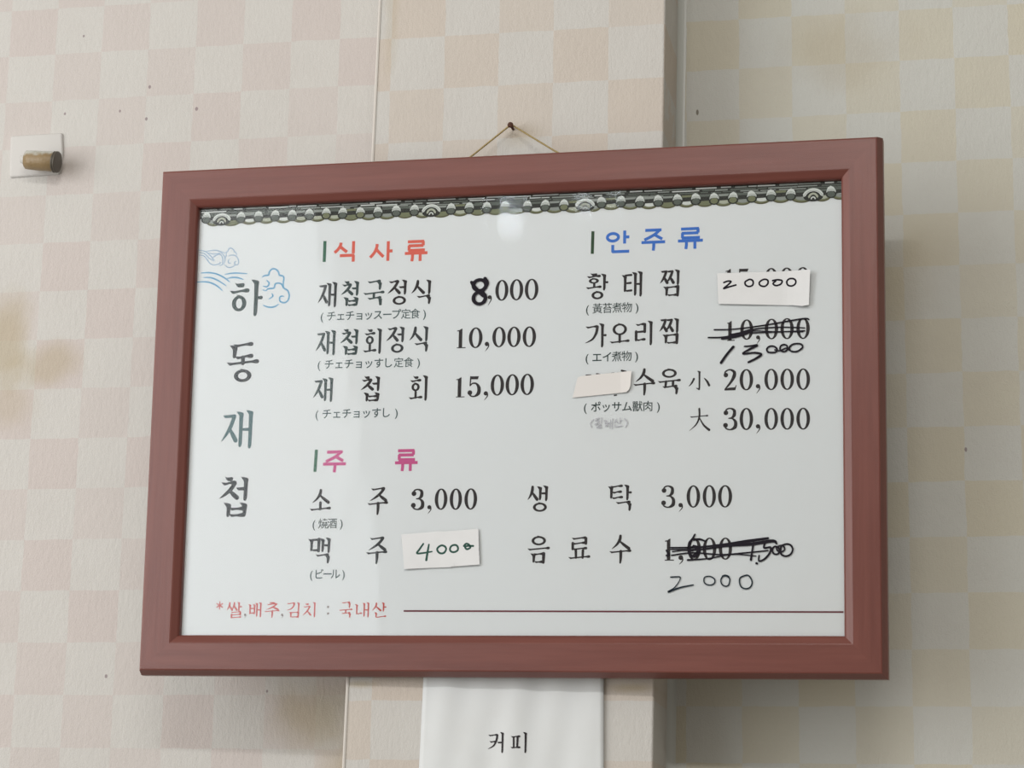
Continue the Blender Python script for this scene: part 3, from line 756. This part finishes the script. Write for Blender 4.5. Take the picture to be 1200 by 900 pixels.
# size marks (small, large)
def size_mark(ch, box):
    k = Ink()
    br, kx = place(k, 'x', box, 2.3, SH, 0, YI)
    if ch == 'small':
        br.V(.52, 1, .06); br.D([(.5, .08), (.36, .14)], (1.0, .3)); br.D([(.24, .60), (.14, .40), (.0, .24)], (1.1, .9, .25)); br.D([(.76, .62), (.9, .46), (1.0, .26)], (.4, 1.1, 1.2))
    else:
        br.Hh(.02, .96, .63); br.D([(.5, 1), (.5, .62), (.34, .28), (0, 0)], (1.0, 1.0, .75, .15)); br.D([(.5, .6), (.72, .25), (1, .02)], (.4, .95, 1.3))
    k.build('size_text', [INK], sheet)
size_mark('small', (807.5, 434.5, 831, 458)); size_mark('large', (808, 479, 831, 504.5))
# the two covered syllables' tips showing round the patch
for q, wd in (([(687, 439.6), (692.5, 439.4)], 1.4), ([(699.3, 438.2), (703.5, 439)], 1.9), ([(716.5, 437.3), (719.5, 437)], 1.0), ([(723.5, 436.8), (726, 436.6)], 1.0),
              ([(728.5, 434.3), (733.5, 435.6)], 2.2), ([(720, 463.3), (722.5, 463.1)], 1.5)):
    k = Ink()
    k.ribbon([B(x, y, SH) for x, y in q], wd*.00088, 0, YI)
    k.build('dish_text', [INK], sheet)
# drinks
row('drink_text', [('소', 363, 574.5, 388.3, 598.7), ('주', 430.5, 572.5, 455, 602.5)], TB, [INK])
row('drink_text', [('맥', 364, 630, 387, 660.5), ('주', 429, 630.5, 454, 660)], TB, [INK_SOFT])
row('drink_text', [('생', 618.6, 569, 642, 600), ('탁', 715, 568, 740.5, 599)], TB, [INK])
row('drink_text', [('음', 618, 628, 644.5, 659.5), ('료', 666, 630.5, 692, 655.5), ('수', 714, 628, 740, 659.5)], TB, [INK])
price([('3', 482.5, 573, 497, 597.5), (',', 500.7, 592.5, 506.3, 602), ('0', 509.5, 572.5, 524.3, 597.5), ('0', 527, 572.5, 541.4, 597.5), ('0', 544.2, 572.3, 559.2, 597.3)])
price([('3', 775.5, 569, 791, 595), (',', 795, 590, 801, 599.5), ('0', 804.6, 568.7, 820.5, 595), ('0', 823.5, 568.5, 839, 594.8), ('0', 841.5, 568.5, 858, 594.8)])
price([('1', 777.6, 631, 790.5, 657), (',', 795, 651.5, 801.6, 661.5), ('0', 805.5, 630.5, 821.5, 656.5), ('0', 823.5, 630, 839.5, 656.5), ('0', 842.3, 630, 858, 656)])
# note along the foot of the sheet
note = [('쌀', 266, 705.5, 283.5, 724), ('배', 292.5, 706, 306.5, 723.5), ('추', 310, 706, 327.7, 723.5), ('김', 336, 706, 351.5, 723.5), ('치', 355, 705.7, 370.3, 723.5),
        ('국', 397.5, 706, 413, 724), ('내', 417.5, 706, 432.7, 723.5), ('산', 436, 706, 452.8, 724)]
row('note_text', note, 1.9, [INK_NOTE, INK_NOTED], mi=[0, 0, 0, 0, 0, 1, 1, 1])
k = Ink()
c = B(257.5, 709.5, SH)
for a in range(3):
    an = math.pi/2 + a*math.pi/3
    d = (.0036*math.cos(an), .0036*math.sin(an))
    k.ribbon([(c[0]-d[0], c[1]-d[1]), (c[0]+d[0], c[1]+d[1])], .0011, 0, YI)
k.build('note_text', [INK_NOTE], sheet)
INK_GREY = plain('grey_print', lin(128, 118, 118), .6, .2)
for bx in ((286, 719.5, 289, 724.5), (329.3, 719.5, 332.3, 724.8)):
    k = Ink(); place(k, ',', bx, 1.2, SH, 0, YI); k.build('note_text', [INK_GREY], sheet)
k = Ink()
for yy in (711.3, 719): c = B(384.5, yy, SH); k.disc(c[0], c[1], .0011, .0011, 0, YI)
k.build('note_text', [INK_GREY], sheet)
k = Ink(); k.ribbon([B(473, 716, SH), B(988.5, 717.3, SH)], .0017, 0, YI, cap=False)
k.build('rule_line', [INK_LINE], sheet)

# small Japanese readings under the dishes (set from Blender's built-in letter shapes)
def small_text(name, text, x0, x1, yl, yr, size_px, m, bold=0.0, heavy=''):
    k = Ink()
    n = len(text)
    for i, ch in enumerate(text):
        u = i/(n - 1)
        px, py = x0 + (x1 - x0)*u, yl + (yr - yl)*u
        cu = bpy.data.curves.new('t', 'FONT')
        cu.body = ch; cu.size = 1.0; cu.resolution_u = 3
        cu.offset = .011 if ch in 'チェョッスープすしエイポサムビル()' else bold
        to = bpy.data.objects.new('t', cu); COL.objects.link(to)
        dg = bpy.context.evaluated_depsgraph_get()
        me = bpy.data.meshes.new_from_object(to.evaluated_get(dg))
        if len(me.vertices):
            xs = [v.co.x for v in me.vertices]; ys = [v.co.y for v in me.vertices]
            mx = (min(xs) + max(xs))/2
            my = 0.35
            C = B(px, py, SH); sc = size_px*.00088
            b = len(k.v)
            k.v += [(C[0] + (v.co.x - mx)*sc*.98, YI, C[1] + (v.co.y - my)*sc) for v in me.vertices]
            for p in me.polygons:
                k.f.append(tuple(b + q for q in p.vertices)); k.i.append(0)
        bpy.data.objects.remove(to); bpy.data.curves.remove(cu); bpy.data.meshes.remove(me)
    return k.build(name, [m], sheet)
JS = 12.5
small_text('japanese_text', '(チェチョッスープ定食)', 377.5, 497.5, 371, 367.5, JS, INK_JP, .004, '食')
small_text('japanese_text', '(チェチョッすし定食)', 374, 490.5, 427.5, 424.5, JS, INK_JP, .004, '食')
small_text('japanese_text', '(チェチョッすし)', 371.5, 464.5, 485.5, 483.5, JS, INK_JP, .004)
small_text('japanese_text', '(黃苔煮物)', 688.5, 746.5, 362.3, 360, JS, INK_JPD, .004)
small_text('japanese_text', '(エイ煮物)', 688, 746, 419.5, 417, JS, INK_JPD, .004)
small_text('japanese_text', '(ポッサム獸肉)', 686, 771.5, 477.5, 476, JS, INK_JPD, .006, '獸')
small_text('japanese_text', '(燒酒)', 368, 400, 614.2, 613.2, JS, INK_JPD, .006)
small_text('japanese_text', '(ビール)', 365, 402.5, 673.3, 672.7, JS, INK_JP, .004)

# ------------------------------------------------------------------ clear cover over the sheet
k = NT('clear_glass')
k.t.nodes.remove(k.b)
out = [x for x in k.t.nodes if x.type == 'OUTPUT_MATERIAL'][0]
tr = k.n('ShaderNodeBsdfTransparent'); gl = k.n('ShaderNodeBsdfGlossy'); mx = k.n('ShaderNodeMixShader'); fr = k.n('ShaderNodeFresnel')
fr.inputs['IOR'].default_value = 1.27
gl.inputs['Roughness'].default_value = 0.055
wv = k.noise(k.scale(k.coords(), (9, 9, 2.5)), 1.6, 2, 0.4)
k.put(gl.inputs['Normal'], k.bump(wv, 0.25, 0.004))
k.put(mx.inputs[0], fr.outputs[0]); k.put(mx.inputs[1], tr.outputs[0]); k.put(mx.inputs[2], gl.outputs[0])
k.put(out.inputs[0], mx.outputs[0])
GLASS = k.m
CF = 0.0200      # front face of the cover
lbox('glass_cover', -W/2 + .0395, W/2 - .0395, -CF, -.01945, .0395, H - .0395, GLASS, board)

# ------------------------------------------------------------------ pasted price patches and marker writing on the cover
M_SLIP = NT('white_slip_paper')
M_SLIP.put(M_SLIP.b.inputs['Base Color'], M_SLIP.mix(M_SLIP.ramp(M_SLIP.noise(M_SLIP.coords(), 60, 3), .3, .8), (0.66, 0.675, 0.69, 1), (0.635, 0.65, 0.665, 1)))
M_SLIP.b.inputs['Roughness'].default_value = 0.6
M_SLIP.b.inputs['Specular IOR Level'].default_value = 0.2
M_CREAM = plain('cream_sticker_paper', (0.645, 0.632, 0.622, 1), 0.6, 0.2)

def patch(name, outline, m, lift):
    """slip of paper on the cover; lift(u, v) = how far it curls off, u, v in 0..1 over its bounding box"""
    pts = [B(x, y, CF) for x, y in outline]
    xs = [p[0] for p in pts]; zs = [p[1] for p in pts]
    bx0, bx1, bz0, bz1 = min(xs), max(xs), min(zs), max(zs)
    bm = bmesh.new()
    f = bm.faces.new([bm.verts.new((x, 0, z)) for x, z in pts])
    bmesh.ops.triangulate(bm, faces=[f])
    for a in range(1, 16):
        for pn, pc in (((1, 0, 0), (bx0 + (bx1 - bx0)*a/16, 0, 0)), ((0, 0, 1), (0, 0, bz0 + (bz1 - bz0)*a/16))):
            bmesh.ops.bisect_plane(bm, geom=bm.verts[:] + bm.edges[:] + bm.faces[:], plane_co=pc, plane_no=pn)
    L = lambda x, z: lift((x - bx0)/(bx1 - bx0), (z - bz0)/(bz1 - bz0))
    for v in bm.verts: v.co.y = -CF - .0002 - L(v.co.x, v.co.z)
    ex = bmesh.ops.extrude_face_region(bm, geom=bm.faces[:])
    for v in [e for e in ex['geom'] if isinstance(e, bmesh.types.BMVert)]: v.co.y -= .00018
    o = bm_obj(name, bm, m, board)
    return o, (lambda x, z: -CF - .0002 - L(x, z) - .00030)

def hand(name, strokes, m, parent, yfun=None, wpx=1.6, h=CF):
    k = Ink()
    for st in strokes:
        pts, ws = (st if isinstance(st, tuple) else (st, None))
        closed = pts[0] == pts[-1]
        pp = [B(x, y, h) for x, y in (pts[:-1] if closed else pts)]
        wl = [(q if ws else wpx)*.00088 for q in (ws or [0]*len(pp))][:len(pp)]
        k.ribbon(pp, wl, 0, 0.0, closed=closed)
    for i, (x, y, z) in enumerate(k.v):
        k.v[i] = (x, (yfun(x, z) if yfun else -h - .00025) + y, z)
    return k.build(name, m, parent)

def ell(cx, cy, rx, ry, n=9, rot=0.0, jit=0.08, seed=0):
    r = random.Random(int(cx*7 + cy*13) + seed)
    p = []
    for i in range(n):
        a = -1.9 + 2*math.pi*i/n
        q = 1 + r.uniform(-jit, jit)
        ex, ey = rx*q*math.cos(a), ry*q*math.sin(a)
        p.append((cx + ex*math.cos(rot) - ey*math.sin(rot), cy + ex*math.sin(rot) + ey*math.cos(rot)))
    return p + [p[0]]

p1, f1 = patch('price_patch', [(840.5, 320.5), (870, 319.5), (950.3, 317.3), (949.7, 330), (948.5, 358.3), (940, 359.3), (930, 358), (842, 356.5)], M_SLIP.m,
               lambda u, v: .0006 + .0042*max(0, u - .72)**1.3/.19 + .0007*math.sin(5*u + 3*v))
tag(p1, 'white slip marked 20000 with its right end curling up')
hand('handwriting', [[(848.5, 331.5), (853, 329.8), (856.8, 330.3), (853, 334.5), (848.3, 338.6), (855, 336.5), (862.5, 334.3)], ell(878, 332, 4.9, 4.2, rot=-.2), ell(895.2, 331.7, 5.3, 4.0, rot=-.3),
     [(905.5, 329), (911, 328), (916.5, 329.2), (915, 333), (909.5, 334.8), (906, 332.5), (909, 329.5)], ell(927.5, 331, 5.8, 4.3, rot=-.2)], MARK, p1, f1, 2.0)
p2, f2 = patch('cover_sticker', [(677, 442.7), (682, 440.8), (700, 438.8), (740.7, 435), (739.4, 452.5), (737.5, 457), (734.5, 459.8), (700, 463.3), (671, 466.2)], M_CREAM,
               lambda u, v: .0004 + .0022*max(0, u - .8)**1.2/.15)
tag(p2, 'blank cream sticker with a rounded corner hiding a word')
p3, f3 = patch('price_patch', [(470.5, 626.3), (495, 624.5), (516, 622.3), (520, 623), (561, 619.7), (561.5, 645), (562.7, 661.8), (533.8, 663.9), (532.5, 660.2), (528.5, 664.8), (500, 665.8), (474.3, 667.2)], M_SLIP.m,
               lambda u, v: .0006 + .0012*abs(u - .5)*2*(1 - .6*v))
tag(p3, 'white slip with a torn lower edge marked 4000 in green ink')
hand('handwriting', [([(496.5, 637.5), (492, 644), (489.3, 648.6), (498, 648), (506.5, 646.5)], [2.0, 2.2, 2.2, 2, 1.6]), ([(503, 638.3), (501.5, 647), (500, 656.5)], [1.8, 2.4, 2.6]),
     ell(518, 643.8, 5.3, 4.6, rot=-.4), ell(532.5, 643.2, 4.9, 4.2, rot=-.4), [(544, 640), (547, 637.3), (550.5, 639), (551.5, 642), (547.5, 643.8), (545.5, 641), (548.5, 640), (555, 640)]], MARK_G, p3, f3, 2.2)

# marker on the cover
YM = -CF - .0003
hand('handwriting', [
    ([(837, 386.4), (860, 385.7), (895, 381.3), (940, 373.6), (948, 374.6)], [1.6, 1.5, 1.6, 1.9, 1.4]),
    ([(830, 395.6), (852, 394.6), (880, 386.5), (912, 383.5), (943, 384.2)], [1.7, 1.9, 1.7, 1.5, 1.3]),
    ([(846, 397), (862, 393.6), (874, 389.6), (882, 386.5)], [2.4, 4.6, 5.2, 3.0]),
    ([(880, 390.2), (912, 389), (943, 387.6)], [1.6, 1.5, 1.4]),
    ([(856, 392), (880, 388), (905, 388.5), (941, 388.8)], 4*[1.2])], MARK, board).__setitem__('label', 'black marker lines striking out 10,000')
hand('handwriting', [
    ([(859.3, 406.5), (852, 415), (845, 425)], [3.0, 2.7, 3.0]),
    ([(872.3, 406), (880, 405.4), (887.5, 404.6), (878, 409.5), (870.5, 414.6), (884, 413.4), (892, 415.3), (886, 420), (877, 424.5)], [1.6, 2.0, 2.6, 2.4, 2.0, 2.2, 2.8, 2.6, 2.2]),
    (ell(904.5, 409.5, 6.0, 3.9, seed=1), [2.0]*9), (ell(918.5, 408, 4.6, 4.0, rot=-.4), [1.9]*9), (ell(932.5, 407.3, 7.6, 4.6, rot=-.2), [2.0]*9),
    ([(908, 410), (914, 411), (921, 408), (926, 411)], [1.6]*4)], MARK, board).__setitem__('label', 'black marker 13000 written by hand')
hand('handwriting', [
    ([(785.5, 641.8), (815, 641.5), (845, 638.5), (875, 634.3), (900, 630.7)], [1.6, 2.2, 2.4, 3.4, 2.4]),
    ([(786, 643.8), (818, 644.2), (850, 640), (880, 637.6), (905, 634), (910, 637)], [1.3, 2.0, 2.2, 3.6, 3.6, 2.0]),
    ([(787, 650.8), (812, 647.8), (845, 650), (872, 648), (900, 645.2)], [1.6, 1.7, 1.7, 1.7, 1.5]),
    ([(806, 656.3), (830, 654.5), (858, 649.6), (886, 651.7)], [2.2, 1.5, 1.5, 1.2]),
    ([(788, 646.5), (800, 645), (812, 645.5)], [1.2]*3), ([(781, 645), (784, 650), (781, 651)], [2, 2.4, 2])], MARK, board).__setitem__('label', 'black marker lines striking out 1,000')
hand('handwriting', [
    ([(814.3, 626.3), (811.5, 631.5), (808, 636.5), (807, 644), (809, 650), (814, 652), (819, 646), (816, 640.5), (809.5, 641.5)], [1.8, 2.4, 3.0, 2.8, 2.8, 2.8, 3.0, 2.6, 2.2]),
    ([(813, 632.5), (820, 632), (826, 634)], [2.4, 2.4, 1.8]), ([(813, 640), (818, 646), (812, 652)], [3, 3.4, 3]),
    ([(896.5, 636), (895.5, 642), (903, 641.5), (902, 648), (896, 655), (889.5, 657.4), (889.6, 651)], [2.0, 2.2, 2.2, 2.2, 2.2, 2, 1.6]),
    ([(896, 636.5), (905, 633.7), (909.5, 636.5)], [2, 2.4, 1.8]),
    (ell(909.5, 645, 4.2, 4.6), [2.0]*9), (ell(915, 643, 4.6, 3.8), [1.8]*9), (ell(921.5, 644.8, 7.2, 7.0, rot=-.5), [2.0]*9)], MARK, board).__setitem__('label', 'black marker 1.500 scribbled over and struck out')
hand('handwriting', [([(883, 636), (881.2, 648), (880, 656)], [2.2, 2.2, 2.6])], MARK, board)
hand('handwriting', [([(886.3, 660), (887.2, 660.4)], [2.4, 2.4])], MARK, board)
hand('handwriting', [
    ([(786, 676.3), (792, 676), (797, 676.4), (796, 681), (790, 689), (782.8, 693.8), (797, 688.6), (812.3, 685.5)], [1.5, 1.5, 1.4, 1.0, 1.3, 2.2, 1.8, 1.5]),
    (ell(831, 680.5, 6.6, 5.4, rot=.2), [1.4]*9), (ell(850, 680.8, 5.3, 6.0), [1.5]*9), (ell(874, 681.8, 7.4, 7.8), [1.6]*9), ([(846.5, 675), (850, 674), (854, 675.5)], [1.4]*3)],
    PEN, board).__setitem__('label', 'thin dark pen 2000 written by hand')
hand('handwriting', [([(695.5, 491.5), (692, 496), (693.5, 501)], 3*[.9]), [(698.5, 491), (702.5, 490)], [(697.5, 493), (702, 492.5), (700, 495.5), (697, 497.5)], [(700.5, 495), (703, 497)], [(705.2, 489.5), (704.6, 496)],
     [(699, 498), (704.5, 498), (699.5, 501), (705.5, 501)], [(708, 493), (711, 493.5), (709, 496), (712.5, 496.5), (709.5, 499.5), (713, 498.5)], [(715.5, 492), (715, 501.5)], [(713, 495.8), (715.5, 495.6)], [(718, 490.8), (717.5, 502.5)],
     [(722.5, 491), (720.2, 495.5)], [(722, 493), (724.5, 496)], [(726.8, 490), (726.5, 496)], [(726.6, 493), (729, 492.6)], [(721, 497.5), (721.5, 500), (729, 499)], ([(732, 490.5), (735, 495), (733, 500.5)], 3*[.9])],
     PENCIL, board, None, 0.9).__setitem__('label', 'faint pencilled word in brackets')
# the figure 8 thickened with marker
k = Ink(); place(k, '8', (552, 326, 572, 357.8), 2.35, CF, 0, YM)
k.build('handwriting', [MARK], board)['label'] = 'fat black marker figure 8 over the printed price'

# ------------------------------------------------------------------ hanging cord and the nail
NAIL = WALLPT(601.5, 152, 0.0)
def tube(pts, r, name, m, parent=None, seg=8, taper=None):
    pts = [Vector(p) for p in pts]
    bm = bmesh.new()
    rings = []
    for i, p in enumerate(pts):
        t = (pts[min(i+1, len(pts)-1)] - pts[max(i-1, 0)]).normalized()
        a = t.orthogonal().normalized() if i == 0 else (rings[-1][1] - t*rings[-1][1].dot(t)).normalized()
        b = t.cross(a)
        rr = r*(taper[i] if taper else 1)
        rings.append(([bm.verts.new(p + (a*math.cos(2*math.pi*j/seg) + b*math.sin(2*math.pi*j/seg))*rr) for j in range(seg)], a))
    for (A, _), (Bq, _) in zip(rings[:-1], rings[1:]):
        for j in range(seg): bm.faces.new([A[j], A[(j+1) % seg], Bq[(j+1) % seg], Bq[j]])
    bm.faces.new(rings[0][0][::-1]); bm.faces.new(rings[-1][0])
    return bm_obj(name, bm, m, parent, smooth=True)
k = NT('tan_jute_cord')
wvn = k.n('ShaderNodeTexWave'); k.put(wvn.inputs[0], k.coords()); wvn.inputs['Scale'].default_value = 260; wvn.inputs['Distortion'].default_value = 1.5
k.put(k.b.inputs['Base Color'], k.mix(wvn.outputs['Fac'], lin(122, 104, 62), lin(176, 158, 112)))
k.b.inputs['Roughness'].default_value = 0.85
tip = BT @ (NAIL + Vector((0, -.012, -.0005)) - ROOT)
eL, eR = Vector((-.067, -.0080, H - .010)), Vector((.071, -.0080, H - .010))
tube([eL, tip.lerp(eL, .6), tip + Vector((-.0015, 0, .0010)), tip + Vector((0, -.0005, .0020)), tip + Vector((.0016, 0, .0010)), tip.lerp(eR, .6), eR],
     .00095, 'hanging_cord', k.m, board)
board.children[-1]['label'] = 'thin tan cord looped over the nail'
nail = bpy.data.objects.new('wall_nail', None); COL.objects.link(nail)
nail.location = NAIL; nail.empty_display_size = .02
tag(nail, 'small rusty nail in the pillar above the frame, holding its cord', 'nail')
RUST = NT('rusty_iron')
RUST.put(RUST.b.inputs['Base Color'], RUST.mix(RUST.ramp(RUST.noise(RUST.coords(), 900, 4), .3, .7), (0.045, 0.022, 0.016, 1), (0.15, 0.062, 0.035, 1)))
RUST.b.inputs['Roughness'].default_value = 0.7; RUST.b.inputs['Metallic'].default_value = 0.4
tube([(0, .012, .0012), (0, -.016, -.0004)], .0014, 'shank', RUST.m, nail)
tube([(0, -.0155, -.0004), (0, -.0163, -.0004), (.0004, -.0178, -.0008), (.0005, -.0182, -.0009)], .0030, 'nail_head', RUST.m, nail, 12, [.85, 1, 1, .7])

# ------------------------------------------------------------------ paper sign under the frame
a0 = WALLPT(496.5, 797, 0); a1 = WALLPT(708, 797, 0); c0 = WALLPT(491.3, 900, 0); c1 = WALLPT(708, 900, 0)
def sign_edge(z):
    u = (z - a0.z)/(c0.z - a0.z)
    return a0.x + (c0.x - a0.x)*u, a1.x + (c1.x - a1.x)*u
def sign_y(u, z):
    return -.0012 - .0016*(.5 + .5*math.sin(17*u + 9*z + 1)) * (0.35 + .65*math.sin(math.pi*u)) - .0012*(.5 + .5*math.sin(31*u - 22*z)) - .0035*max(0, u - .9)/.1*.5
zt, zb = -0.125, -0.345
nu, nv = 40, 30
vs, fs = [], []
for dy in (0, .00025):
    for j in range(nv + 1):
        z = zt + (zb - zt)*j/nv
        xl, xr = sign_edge(z)
        for i in range(nu + 1):
            u = i/nu
            vs.append((xl + (xr - xl)*u, sign_y(u, z) + dy, z))
off = (nu+1)*(nv+1)
for j in range(nv):
    for i in range(nu):
        a = j*(nu+1) + i
        fs.append((a, a + nu + 1, a + nu + 2, a + 1)); fs.append((off + a, off + a + 1, off + a + nu + 2, off + a + nu + 1))
for j in range(nv):
    a = j*(nu+1); fs.append((a, off + a, off + a + nu + 1, a + nu + 1))
    a += nu; fs.append((a, a + nu + 1, off + a + nu + 1, off + a))
k = NT('white_sign_paper')
k.put(k.b.inputs['Base Color'], k.mix(k.ramp(k.noise(k.coords(), 30, 3), .35, .8), (0.64, 0.67, 0.685, 1), (0.62, 0.645, 0.655, 1)))
k.b.inputs['Roughness'].default_value = 0.55; k.b.inputs['Specular IOR Level'].default_value = 0.25
sign = bpy.data.objects.new('paper_sign', None); COL.objects.link(sign)
sign.location = ((a0.x + a1.x)/2, 0, zb); sign.empty_display_size = .05
tag(sign, 'plain white paper sign reading 커피, stuck on the pillar under the menu frame', 'sign')
so = Vector(sign.location)
pap = mesh('sign_paper', [Vector(v) - so for v in vs], fs, k.m, sign, smooth=True)
k = Ink()
prj = lambda px, py: (WALLPT(px, py, -.002).x, WALLPT(px, py, -.002).z)
place(k, '커', (572, 858, 591, 882.5), 2.5, 0, 0, 0, False, prj)
place(k, '피', (599, 858, 618, 882.5), 2.5, 0, 0, 0, False, prj)
# subdivide-free: each ink vertex simply rides on the paper's wave
for i, (x, y, z) in enumerate(k.v):
    xl, xr = sign_edge(z)
    k.v[i] = (x - so.x, sign_y((x - xl)/(xr - xl), z) - .0004 + y, z - so.z)
k.build('sign_text', [INK], sign)

# ------------------------------------------------------------------ capped pipe stub on its pad, far left
P0 = WALLPT(43, 184, 0.12)
stub = bpy.data.objects.new('pipe_stub', None); COL.objects.link(stub)
stub.location = P0; stub.empty_display_size = .03
tag(stub, 'small grimy capped pipe stub on a white square, left of the frame', 'pipe stub')
def rel(px, py, depth): return WALLPT(px, py, depth) - P0
pad = [rel(x, y, .12) for x, y in ((13, 160), (74, 156), (75, 180), (71, 205), (40, 207), (12, 209))]
bm = bmesh.new()
f = bm.faces.new([bm.verts.new((p.x, 0.004, p.z)) for p in pad])
r = bmesh.ops.extrude_face_region(bm, geom=[f])
for v in [e for e in r['geom'] if isinstance(e, bmesh.types.BMVert)]: v.co.y = -.0035
bmesh.ops.recalc_face_normals(bm, faces=bm.faces)
bmesh.ops.bevel(bm, geom=[e for e in bm.edges], offset=.003, segments=4, affect='EDGES', profile=.5)
for v in bm.verts:
    v.co.y = max(v.co.y, -.0035) + .0004*math.sin(300*v.co.x)*math.cos(240*v.co.z)
bm_obj('pad', bm, plain('white_pasted_paper', (0.535, 0.528, 0.515, 1), .6, .2), stub, smooth=True)
AX0, AX1 = rel(30, 187, .097), rel(68, 190, .097)
def lathe(prof, name, m, jit=0.0, seg=20):
    """profile (t along the axis 0..1, radius)"""
    ax = (AX1 - AX0); d = ax.normalized(); u = d.orthogonal().normalized(); v = d.cross(u)
    rn = random.Random(5)
    bm = bmesh.new(); R = []
    for t, rad in prof:
        c = AX0 + ax*t
        R.append([bm.verts.new(c + (u*math.cos(2*math.pi*j/seg) + v*math.sin(2*math.pi*j/seg))*rad*(1 + rn.uniform(-jit, jit))) for j in range(seg)])
    for A, Bq in zip(R[:-1], R[1:]):
        for j in range(seg): bm.faces.new([A[j], A[(j+1) % seg], Bq[(j+1) % seg], Bq[j]])
    bm.faces.new(R[0][::-1]); bm.faces.new(R[-1])
    return bm_obj(name, bm, m, stub, smooth=True)
GR = NT('grimy_yellowed_plastic')
gx = GR.sep(GR.coords())
gf = GR.ramp(GR.math('ADD', gx[2], GR.math('MULTIPLY_ADD', GR.noise(GR.coords(), 160, 4), .012, -.006)), -.0105, -.0035)
GR.put(GR.b.inputs['Base Color'], GR.mix(gf, (0.24, 0.17, 0.085, 1), (0.46, 0.47, 0.43, 1)))
GR.b.inputs['Roughness'].default_value = 0.4
GR.put(GR.b.inputs['Normal'], GR.bump(GR.noise(GR.coords(), 400, 4), .5, .001))
lathe([(0.0, .0072), (.03, .0104), (.25, .0112), (.5, .0110), (.90, .0112), (.91, .0108)], 'sleeve', GR.m, .03)
lathe([(.88, .0112), (.89, .0122), (.92, .0123), (.93, .0114), (.95, .0114), (.96, .0123), (.99, .0121), (1.0, .0108)], 'end_cap', plain('dark_grimy_metal', (0.075, 0.065, 0.05, 1), .45, .5), .02)
lathe([(-.16, .0024), (-.13, .0044), (-.05, .0052), (.02, .0066)], 'nub', plain('pale_grey_plastic', (0.5, 0.5, 0.48, 1), .4, .4))
